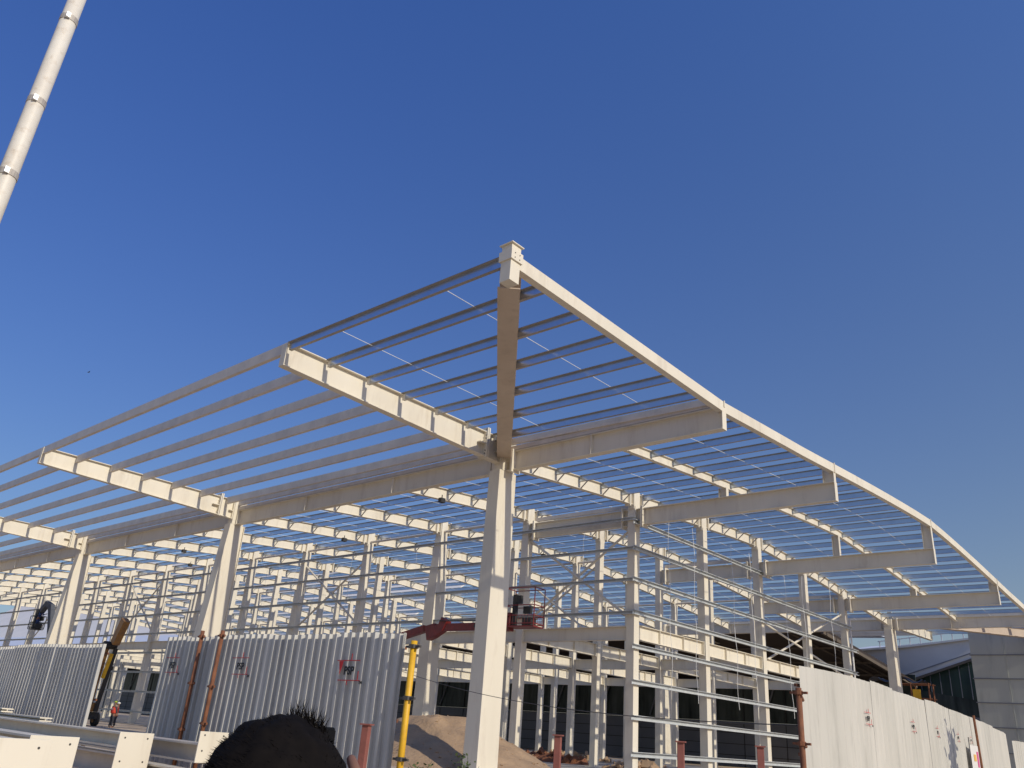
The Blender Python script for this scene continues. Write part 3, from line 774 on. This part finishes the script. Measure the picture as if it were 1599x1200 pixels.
deb = 0
for (x, y, sx, sy, sz, m, lb) in ((-14, 22, 3.5, 1.2, .9, 'rust', 'brown scrap pile on the hall floor right of the corner column'),
                                  (-22, 34, 6, 1.4, .7, 'sand', 'low earth pile deep inside the hall'),
                                  (-2.5, 16, 2.6, 1.0, .8, 'sand', 'rubble pile behind the corner of the front wall'),
                                  (2.2, 14.5, 3.0, 1.2, .55, 'sand', 'rubble pile along the foot of the right wall'),
                                  (-34.5, 9, 2.4, .9, 1.3, 'creamtube', 'pale debris pile between the worker and the red helmet'),
                                  (-42, 20, 6, 2, 1.5, 'sand', 'earth pile inside the hall behind the worker')):
    rnd = random.Random(int(x*7)); mb = MB()
    for q in range(60):
        a = rnd.uniform(0, 6.28); r_ = rnd.random()**.6; px, py = math.cos(a)*r_*sx, math.sin(a)*r_*sy; pz = (1-r_)*sz*rnd.uniform(.3, 1)
        s = rnd.uniform(.12, .38); Rm = Quaternion((rnd.random(), rnd.random(), rnd.random(), rnd.random())).normalized().to_matrix()
        c = Vector((px, py, pz))
        b = MB().box((-s, -s*.6, -s*.3), (s, s*.6, s*.3)); mb.add([Rm @ Vector(v) + c for v in b.v], b.f)
    mb2 = MB(); K = 14
    mb2.v = [(math.cos(i/K*6.283)*sx*r_, math.sin(i/K*6.283)*sy*r_, sz*.6*(1-r_)+rnd.uniform(-.04, .04)) for r_ in (0, .35, .7, 1) for i in range(K)]
    mb2.f = [(j*K+i, j*K+(i+1) % K, (j+1)*K+(i+1) % K, (j+1)*K+i) for j in range(3) for i in range(K)]
    mb.add(mb2.v, mb2.f)
    o = mb.build('rubble_pile', M[m]); o.location = (x, y, .08); tag(o, lb, 'rubble', 'rubble piles on the site')
# slack cable in front of the corner column
pts = [(-14, 3.0, 4.6)]
ca, cm, cb = Vector((-12, 2, 5.2)), Vector((2.6, -2, 2.0)), Vector((19, -9, 2.2))
pts = [ca*(1-t)**2 + cm*2*t*(1-t) + cb*t*t for t in [i/30 for i in range(31)]]
tag(MB().tube(pts, .012, 5).build('slack_cable', M['bolt']), 'thin dark slack cable crossing in front of the corner column', 'cable')
# thin white flag pole before the terminal wing
tag(MB().tube([(-1.5, 48, 0), (-1.5, 48, 13.2)], .08, 8).build('thin_mast', M['white']), 'thin white mast left of the far corner column', 'mast')

# ------------------------------------------------------------------ boom lifts
def boom(mb, a, b, h, w): return mb.sweep([a, b], RECT(h, w, h/2))
def wheels(root, pts, r, w, name='wheel'):
    for (x, y) in pts:
        t = MB().tube([(x, y-w/2, r), (x, y+w/2, r)], r, 18).build(name, M['rubber'], root, bevel=.03)
        MB().tube([(x, y-w/2-.01, r), (x, y+w/2+.01, r)], r*.5, 12).build('rim', M['orange'], t)
def basket(root, c, m, L=1.9, D=.95, H=1.95, rot=0.):
    c = Vector(c); Rm = Matrix.Rotation(rot, 3, 'Z')
    def pt(x, y, z): return c + Rm @ Vector((x, y, z))
    fl_ = MB().box((-L/2, -D/2, -.06), (L/2, D/2, .0)); fl_.v = [tuple(c + Rm @ Vector(v)) for v in fl_.v]
    b = fl_.build('basket_floor', M[m], root)
    cor = [(-L/2, -D/2), (L/2, -D/2), (L/2, D/2), (-L/2, D/2)]
    rail = MB()
    for z in (.12, .55, 1.1) + ((H,) if H > 1.3 else ()):
        for i in range(4): rail.tube([pt(*cor[i], z), pt(*cor[(i+1) % 4], z)], .028, 6)
    rail.build('guard_rail', M[m], root)
    for i in range(4):
        MB().tube([pt(*cor[i], 0), pt(*cor[i], H if H > 1.3 else 1.1)], .03, 6).build('corner_upright', M[m], root)
    mesh = MB()
    for i in range(1, 10):
        x = -L/2 + L*i/10
        for y in (-D/2, D/2): mesh.tube([pt(x, y, .02), pt(x, y, .55)], .008, 4)
    for i in range(1, 5):
        y = -D/2 + D*i/5
        for x in (-L/2, L/2): mesh.tube([pt(x, y, .02), pt(x, y, .55)], .008, 4)
    mesh.build('mesh_infill', M[m], root)
    k = MB().box((-.25, D/2-.25, .75), (.25, D/2-.05, 1.15)).box((-.75, -.1, .05), (-.52, .12, 1.75)).box((-.5, -.08, 1.25), (-.2, .10, 1.7)).box((.1, -.3, .02), (.7, .2, .45)); k.v = [tuple(c + Rm @ Vector(v)) for v in k.v]
    k.build('control_box', M['darkm'], root)

lift = empty('boom_lift', (-31, 8.2, 0), label='red boom lift reaching from behind the grey hoarding to its basket by the corner column', cat='boom lift')
LM = Vector((31, -8.2, 0))
def L_(mb): mb.v = [tuple(Vector(v) + LM) for v in mb.v]; return mb
L_(MB().box((-33, 7.1, .5), (-29.2, 9.3, 1.0))).build('chassis', M['darkm'], lift, bevel=.05)
L_(MB().box((-32.6, 7.3, 1.05), (-30, 9.1, 2.0))).build('turret', M['redlift'], lift, bevel=.08)
wheels(lift, [(-1.4, -1.0), (1.2, -1.0), (-1.4, 1.0), (1.2, 1.0)], .48, .38)
e1 = (-12.1, 8.0, 7.35)
L_(boom(MB(), (-32.2, 8.1, 2.1), (-26.5, 8.0, 4.6), .45, .42)).build('lower_boom', M['redlift'], lift)
L_(boom(MB(), (-26.7, 8.0, 4.5), (-13.0, 8.0, 7.22), .40, .36)).build('main_boom', M['redlift'], lift)
L_(boom(MB(), (-17.0, 8.0, 6.45), e1, .32, .28)).build('extension_boom', M['redlift'], lift)
kn = L_(MB().sweep([(-12.7, 8.0, 6.85), (-12.2, 8.0, 7.0), (-11.55, 8.0, 7.3), (-11.3, 8.0, 7.75)], RECT(.55, .42, .2))).build('knuckle', M['redlift'], lift)
L_(boom(MB(), (-11.8, 8.0, 7.25), (-6.6, 8.0, 7.22), .42, .30)).build('jib', M['redlift'], lift)
for x in (-8.6, -7.9):
    L_(MB().tube([(x, 7.80, 7.25), (x, 7.86, 7.25)], .1, 10)).build('pivot_pin', M['darkm'], lift)
L_(MB().tube([(-11.5, 7.7, 7.6), (-8.0, 7.7, 7.5), (-6.4, 7.7, 7.0)], .035, 6)).build('hydraulic_hose', M['darkm'], lift)
basket(lift, Vector((-4.95, 7.9, 7.12)) + LM, 'redlift', L=2.0, D=1.0, H=2.05, rot=R(6))
L_(MB().box((-6.3, 7.7, 6.9), (-5.8, 8.1, 7.9))).build('basket_mount', M['redlift'], lift, bevel=.03)

ylift = empty('articulated_lift', (-39.6, 0.2, 0), label='muddy orange articulated lift folded upright in the gap between the grey hoardings', cat='boom lift')
B_ = lambda nm, a, b, h, w, m='orange', p=ylift: boom(MB(), a, b, h, w).build(nm, M[m], p)
MB().box((-3.6, -1.0, .45), (-.4, 1.0, .95)).build('chassis', M['darkm'], ylift, bevel=.05)
MB().box((-2.6, -.8, .97), (-.2, .8, 1.6)).build('turret', M['orange'], ylift, bevel=.1)
wheels(ylift, [(-3.1, -1.0), (-.9, -1.0), (-3.1, 1.0), (-.9, 1.0)], .45, .35)
B_('lower_arm', (-.4, 0, 1.0), (.25, 0, 5.6), .30, .35); B_('lower_arm', (-.1, .5, 1.0), (.75, .5, 5.4), .22, .25, 'darkm')
MB().tube([(.45, -.35, 5.6), (.45, .6, 5.6)], .27, 12).build('elbow', M['darkm'], ylift)
B_('upper_arm', (.45, .2, 3.3), (.95, .2, 5.0), .22, .2, 'yellow')
B_('mid_arm', (1.0, .2, 5.75), (1.9, .2, 7.4), .62, .5, 'orange')
MB().tube([(-.1, -.3, 3.4), (.55, -.3, 5.5)], .07, 8).build('hydraulic_cylinder', M['darkm'], ylift)
MB().box((-.05, -.38, 3.0), (.25, -.1, 3.6)).build('bracket', M['darkm'], ylift)

blift = empty('grey_lift', (-55.5, 1.0, 0), label='dark grey curved lift arm holding a worker high before the left girts', cat='boom lift')
MB().box((-1.6, -1, .4), (1.6, 1, 1.6)).build('chassis', M['darkm'], blift, bevel=.05)
wheels(blift, [(-1.2, -1.0), (1.1, -1.0), (-1.2, 1.0), (1.1, 1.0)], .45, .35)
bp_ = [(0, 0, 1.5), (2.6, 0, 5.2), (1.9, 0, 7.4), (.7, 0, 9.2), (-.4, 0, 9.5), (-1.3, 0, 8.9)]
MB().sweep([Vector(p) for p in bp_], RECT(.45, .4, .2)).build('arm', M['greycl'], blift)
basket(blift, (-1.6, 0, 7.3), 'darkm', L=1.3, D=.9, H=1.1)

# ------------------------------------------------------------------ people
def skin_obj(name, verts, edges, radii, m, parent, sub=2):
    me = bpy.data.meshes.new(name); me.from_pydata([tuple(v) for v in verts], edges, []); me.update()
    o = bpy.data.objects.new(name, me); col.objects.link(o); o.parent = parent; me.materials.append(m)
    sk = o.modifiers.new('skin', 'SKIN'); sk.use_smooth_shade = True
    for i, r in enumerate(radii):
        r = r if isinstance(r, tuple) else (r, r)
        me.skin_vertices[0].data[i].radius = r
        me.skin_vertices[0].data[i].use_root = (i == 0)
    if sub:
        s = o.modifiers.new('sub', 'SUBSURF'); s.levels = sub; s.render_levels = sub
    return o

def person(loc, rz, H, label, shirt, trousers, arms, legs=None, head_turn=0., hat=None, vest=None, bend=0., group=None):
    """arms: {side: (elbow, wrist)} in body units of H=1.75 m, facing local +Y"""
    k = H/1.75
    root = empty('person', loc, rz=rz, label=label, cat='person', group=group)
    V = []; E_ = []; Rr = []
    def v(p, r, link=None):
        V.append(Vector(p)*k); Rr.append(tuple(x*k for x in r) if isinstance(r, tuple) else r*k)
        if link is not None: E_.append((link, len(V)-1))
        return len(V)-1
    by = bend
    pel = v((0, 0, .95), (.15, .11)); wai = v((0, by*.3, 1.12), (.13, .10), pel); che = v((0, by*.7, 1.30), (.155, .11), wai)
    nkb = v((0, by, 1.44), (.10, .08), che); nk = v((0, by+.01, 1.50), (.055, .055), nkb); sk1 = v((0, by+.02, 1.57), (.07, .085), nk)
    sk2 = v((0, by+.015, 1.66), (.078, .098), sk1); sk3 = v((0, by+.01, 1.725), (.05, .065), sk2)
    jn = {}
    for s in (-1, 1):
        hip = v((s*.10, 0, .90), (.095, .10), pel)
        kn_, an = (legs or {}).get(s, ((s*.11, .02, .50), (s*.12, -.02, .08)))
        kk = v(kn_, .062, hip); cal = v(Vector(kn_).lerp(Vector(an), .35), .056, kk); aa = v(an, .038, cal)
        toe = v(Vector(an) + Vector((s*.03, .17, -.045)), (.04, .028), aa)
        sh_ = v((s*.175, by, 1.40), .062, nkb); el, wr = arms[s]
        e_ = v(el, .042, sh_); w_ = v(wr, .027, e_)
        d = (Vector(wr)-Vector(el)).normalized(); pm = Vector(wr) + d*.055
        p_ = v(pm, (.040, .018), w_)
        side = d.cross(Vector((0, 1, .2))).normalized()
        curl = Vector((0, .35, 0))
        for q, (o_, l_) in enumerate(((-.030, .068), (-.010, .078), (.010, .073), (.030, .058))):
            b0 = v(pm + side*o_ + d*.035, .0105, p_); b1 = v(pm + side*o_*1.15 + d*(.035+l_*.5), .0095, b0)
            v(pm + side*o_*1.1 + (d + curl).normalized()*(.035+l_), .008, b1)
        t0 = v(pm + side*s*.045 + Vector((0, .015, 0)), .012, w_); v(pm + side*s*.062 + d*.035 + Vector((0, .03, 0)), .010, t0)
        jn[s] = (Vector((s*.175, by, 1.40)), Vector(el), Vector(wr), Vector(kn_), Vector(an))
    skin_obj('body', V, E_, Rr, M['skin'], root, 1)
    # clothing
    Vs = [Vector((0, 0, .93)), Vector((0, by*.3, 1.12)), Vector((0, by*.7, 1.30)), Vector((0, by, 1.43))]; Es = [(0, 1), (1, 2), (2, 3)]; Rs = [(.175, .135), (.155, .125), (.178, .132), (.125, .105)]
    for s in (-1, 1):
        a, e_, w_, kn_, an = jn[s]
        i = len(Vs); Vs += [a, a.lerp(e_, .6), e_, e_.lerp(w_, .75)]; Es += [(3, i), (i, i+1), (i+1, i+2), (i+2, i+3)]; Rs += [.082, .064, .056, .045]
    skin_obj('shirt', [x*k for x in Vs], Es, [tuple(y*k for y in r) if isinstance(r, tuple) else r*k for r in Rs], M[shirt], root, 1)
    Vs = [Vector((0, 0, .97)), Vector((0, 0, .90))]; Es = [(0, 1)]; Rs = [(.165, .128), (.165, .128)]
    for s in (-1, 1):
        a, e_, w_, kn_, an = jn[s]
        i = len(Vs); Vs += [Vector((s*.10, 0, .82)), kn_, an + Vector((0, 0, .02))]; Es += [(1, i), (i, i+1), (i+1, i+2)]; Rs += [.115, .082, .068]
    skin_obj('trousers', [x*k for x in Vs], Es, [tuple(y*k for y in r) if isinstance(r, tuple) else r*k for r in Rs], M[trousers], root, 1)
    hc = Vector((0, by+.012, 1.665))*k
    def ell(c, rx, ry, rz_, z0=-1., seg=24, rings=14, nz=0.):
        mb = MB()
        for j in range(rings+1):
            ph = math.pi*j/rings; cz = math.cos(ph)
            cz = max(cz, z0)
            for i in range(seg):
                th = 2*math.pi*i/seg; sx = math.sin(ph)
                w = 1 + nz*noise.noise(Vector((math.cos(th)*sx*4, math.sin(th)*sx*4, cz*4)))
                mb.v.append((c.x+rx*sx*math.cos(th)*w, c.y+ry*sx*math.sin(th)*w, c.z+rz_*cz*w))
        mb.f = [(j*seg+i, j*seg+(i+1) % seg, (j+1)*seg+(i+1) % seg, (j+1)*seg+i) for j in range(rings) for i in range(seg)]
        return mb
    # face: nose, eyes, mouth, ears
    nb_ = MB().add([hc+Vector(p)*k for p in ((0, .085, .02), (-.016, .098, -.03), (.016, .098, -.03), (0, .125, -.028), (0, .09, -.042))], [(0,1,3),(0,3,2),(1,4,3),(3,4,2)])
    nb_.build('nose', M['skin'], root, fixn=False)
    for s in (-1, 1):
        ell(hc+Vector((s*.032, .086, .01))*k, .013*k, .008*k, .008*k, seg=10, rings=6).build('eye', M['white'], root, smooth=True)
        ell(hc+Vector((s*.084, -.0, -.01))*k, .010*k, .018*k, .032*k, seg=10, rings=8).build('ear', M['skin'], root, smooth=True)
    ell(hc+Vector((0, .088, -.062))*k, .024*k, .008*k, .006*k, seg=10, rings=6).build('mouth', M['redlift'], root, smooth=True)
    if hat:
        hb = ell(hc+Vector((0, 0, .035))*k, .108*k, .125*k, .095*k, z0=-.05); o = hb.build('helmet', M[hat], root, smooth=True)
        MB().tube([hc+Vector((0, .01, .028))*k, hc+Vector((0, .01, .040))*k], .128*k, 20).build('helmet_brim', M[hat], o)
    if vest:
        Vv = [Vector((0, 0, .90)), Vector((0, by*.3, 1.12)), Vector((0, by*.7, 1.30)), Vector((0, by, 1.40))]
        skin_obj('safety_vest', [x*k for x in Vv], [(0, 1), (1, 2), (2, 3)], [(.32*k, .24*k), (.26*k, .21*k), (.26*k, .20*k), (.19*k, .15*k)], M[vest], root, 1)
        MB().box((-.10*k, -.175*k, 1.19*k), (.10*k, -.165*k, 1.30*k)).build('reflective_patch', M['silver'], root)
    return root, k, hc

w1 = person((-38.2, 1.4, 0), R(10), 1.78, 'worker in lime helmet and long red safety vest standing in the hoarding gap', 'shirt', 'trous',
       {-1: ((-.27, .05, 1.14), (-.30, .16, .92)), 1: ((.28, .02, 1.14), (.34, .10, .90))}, hat='helmg', vest='vest')
w2 = person((-40.3, 2.6, 0), R(150), 1.72, 'worker in dark clothing half hidden behind the orange lift, left of the lime helmet', 'redlift', 'trous',
       {-1: ((-.27, .08, 1.14), (-.20, .28, 1.10)), 1: ((.28, .08, 1.14), (.20, .28, 1.10))}, hat='white')
w3 = person((-31.6, 3.4, 0), R(80), 1.74, 'worker in red helmet at the edge of the grey hoarding, right of the lime helmet', 'redlift', 'greycl',
       {-1: ((-.24, .15, 1.16), (-.20, .38, 1.05)), 1: ((.24, .15, 1.16), (.20, .38, 1.05))}, hat='helmr', bend=.18)
w4 = person((-57.1, 1.0, 7.3), R(-60), 1.76, 'worker in blue clothes leaning out of the grey lift basket at far left', 'blue', 'blue',
       {-1: ((-.26, .2, 1.28), (-.22, .45, 1.35)), 1: ((.26, .2, 1.25), (.20, .45, 1.2))}, hat='helmr', bend=.15)

# the person right in front of the camera, raising a phone
fx, fy = 24.628, -26.543
face = math.atan2(-.70, .71)           # local +Y towards (-.70, .71)
HP = 1.488
rz_ = math.atan2(.70, .71)
root, k, hc = person((fx, fy, 0), rz_, HP, 'dark haired person seen from behind in the bottom foreground, raising a phone', 'shirt', 'trous',
       {-1: ((-.27, .05, 1.14), (-.20, .22, 1.05)), 1: ((.33, .06, 1.30), (.14, .09, 1.575))})
# hair: cap plus many short strands, a ruffled tuft on top
mb = MB(); seg, rings = 40, 22
rnd = random.Random(11)
def hp_(th, ph, w=1.):
    return hc + Vector((math.sin(ph)*math.cos(th)*.094*w, math.sin(ph)*math.sin(th)*.118*w - .012, math.cos(ph)*.098*w + .000))*k
for j in range(rings+1):
    ph = math.pi*.66*j/rings
    for i in range(seg):
        th = 2*math.pi*i/seg
        w = 1.05 + .06*noise.noise(Vector((math.cos(th)*math.sin(ph)*5, math.sin(th)*math.sin(ph)*5, math.cos(ph)*5)))
        front = math.sin(th) > .45 and ph > .95
        mb.v.append(tuple(hp_(th, ph, w if not front else .90)))
mb.f = [(j*seg+i, j*seg+(i+1) % seg, (j+1)*seg+(i+1) % seg, (j+1)*seg+i) for j in range(rings) for i in range(seg)]
hair = mb.build('hair', M['hair'], root, smooth=True)
stn = MB()
for q in range(9000):
    th = rnd.uniform(0, 6.283); ph = math.acos(1 - rnd.random()*1.35)
    if math.sin(th) > .5 and ph > 1.0: continue
    p = hp_(th, ph, 1.0); nrm = (p - hc).normalized()
    tuft = noise.noise(Vector((p.x*30, p.y*30, p.z*30)))
    l = (.010 + .006*rnd.random() + .010*max(0, tuft))*k
    swirl = nrm.cross(Vector((.3, .2, 1))).normalized()
    t1 = abs((p - hp_(1.0, .30)).length); t2 = abs((p - hp_(.2, .52)).length)
    up_ = max(0, 1 - t1/.022) + max(0, 1 - t2/.020)
    l *= 1 + 1.9*up_
    d = (nrm*(.22 + .5*up_) + swirl*(.75 - .5*min(1, up_)) + Vector((rnd.gauss(0, .16), rnd.gauss(0, .16), rnd.gauss(0, .12) + .8*up_))).normalized()
    sd = d.cross(Vector((rnd.gauss(0, 1), rnd.gauss(0, 1), rnd.gauss(0, 1)))).normalized()*.0007
    m1 = p + d*l*.55 + Vector((0, 0, -.002)); m2 = p + (d + Vector((rnd.gauss(0, .10), rnd.gauss(0, .10), -.10))).normalized()*l
    stn.add([p-sd, p+sd, m1+sd*.7, m1-sd*.7, m2], [(0, 1, 2, 3), (3, 2, 4)])
stn.build('hair_strands', M['hair'], hair, fixn=False)
# phone, held upright, a separate thing
ph_ = empty('phone', (24.552, -26.424, 1.418), rz=rz_ + 1.48, label='black phone held up beside the head of the foreground person', cat='phone')
MB().box((-.037, -.004, -.075), (.037, .004, .075)).build('phone_body', M['phone'], ph_, bevel=.003)
MB().box((-.034, -.0052, -.071), (.034, -.0042, .071)).build('screen', M['phone'], ph_)

# a far bird in the sky
bird = MB().add([(-.5, 0, .12), (0, .12, 0), (0, -.12, 0), (.5, 0, .12), (.0, .35, 0), (0, -.3, 0)], [(0, 1, 2), (1, 3, 2), (1, 4, 2), (2, 5, 1)])
b = bird.build('bird', M['bolt'], fixn=False); b.location = (-86.0, 8.0, 42.6); tag(b, 'tiny dark bird high in the sky above the left canopy', 'bird')

# ------------------------------------------------------------------ light, sky, camera
EL, AZ = R(29), R(-2.6)          # azimuth measured from +X towards +Y
w = bpy.data.worlds.new('World'); sc.world = w; w.use_nodes = True
nt = w.node_tree; bg = nt.nodes['Background']
sky = nt.nodes.new('ShaderNodeTexSky'); sky.sky_type = 'NISHITA'; sky.sun_disc = False
sky.sun_elevation = EL; sky.sun_rotation = math.pi/2 - AZ
sky.altitude = 0; sky.air_density = 1.3; sky.dust_density = .6; sky.ozone_density = 4.5
N = nt.nodes; Lk = nt.links
tc = N.new('ShaderNodeTexCoord'); sx = N.new('ShaderNodeSeparateXYZ'); Lk.new(tc.outputs['Generated'], sx.inputs[0])
def ramp(sock, a, b, ca, cb):
    mr = N.new('ShaderNodeMapRange'); mr.inputs['From Min'].default_value = a; mr.inputs['From Max'].default_value = b; Lk.new(sock, mr.inputs[0])
    m = N.new('ShaderNodeMixRGB'); Lk.new(mr.outputs[0], m.inputs[0]); m.inputs[1].default_value = (*ca, 1); m.inputs[2].default_value = (*cb, 1); return m.outputs[0]
gz = ramp(sx.outputs[2], .15, .75, (.61, .555, .60), (.475, .62, 1.0))     # haze low down, deeper blue overhead
gx = ramp(sx.outputs[0], -.95, -.15, (.66, .78, .94), (1.10, 1.06, 1.0))  # clearer air away from the sun
m1 = N.new('ShaderNodeMixRGB'); m1.blend_type = 'MULTIPLY'; m1.inputs[0].default_value = 1; Lk.new(gz, m1.inputs[1]); Lk.new(gx, m1.inputs[2])
m2 = N.new('ShaderNodeMixRGB'); m2.blend_type = 'MULTIPLY'; m2.inputs[0].default_value = 1; Lk.new(sky.outputs[0], m2.inputs[1]); Lk.new(m1.outputs[0], m2.inputs[2])
Lk.new(m2.outputs[0], bg.inputs[0]); bg.inputs[1].default_value = .145
S = Vector((math.cos(EL)*math.cos(AZ), math.cos(EL)*math.sin(AZ), math.sin(EL)))
sl = bpy.data.lights.new('sun', 'SUN'); sl.energy = 3.1; sl.angle = R(.53); sl.color = (1, .91, .75)
so_ = bpy.data.objects.new('sun', sl); col.objects.link(so_); so_.rotation_euler = S.to_track_quat('Z', 'Y').to_euler(); so_.location = S*50

f, yaw, pit, rol, cx, cy, cz = 1262.46, .75177, .410248, .0783124, 25.5343, -27.1587, 1.49898
fw = Vector((-math.sin(yaw)*math.cos(pit), math.cos(yaw)*math.cos(pit), math.sin(pit)))
r_ = Vector((math.cos(yaw), math.sin(yaw), 0)); u_ = r_.cross(fw)
r2 = r_*math.cos(rol) + u_*math.sin(rol); u2 = -r_*math.sin(rol) + u_*math.cos(rol)
cd = bpy.data.cameras.new('camera'); cd.sensor_width = 36; cd.lens = 36*f/1599; cd.clip_start = .05; cd.clip_end = 6000
co = bpy.data.objects.new('camera', cd); col.objects.link(co)
mt = Matrix((r2, u2, -fw)).transposed().to_4x4(); mt.translation = (cx, cy, cz); co.matrix_world = mt
sc.camera = co
sc.render.resolution_x = 1024; sc.render.resolution_y = 768
sc.view_settings.view_transform = 'Standard'; sc.view_settings.look = 'None'; sc.view_settings.exposure = 0
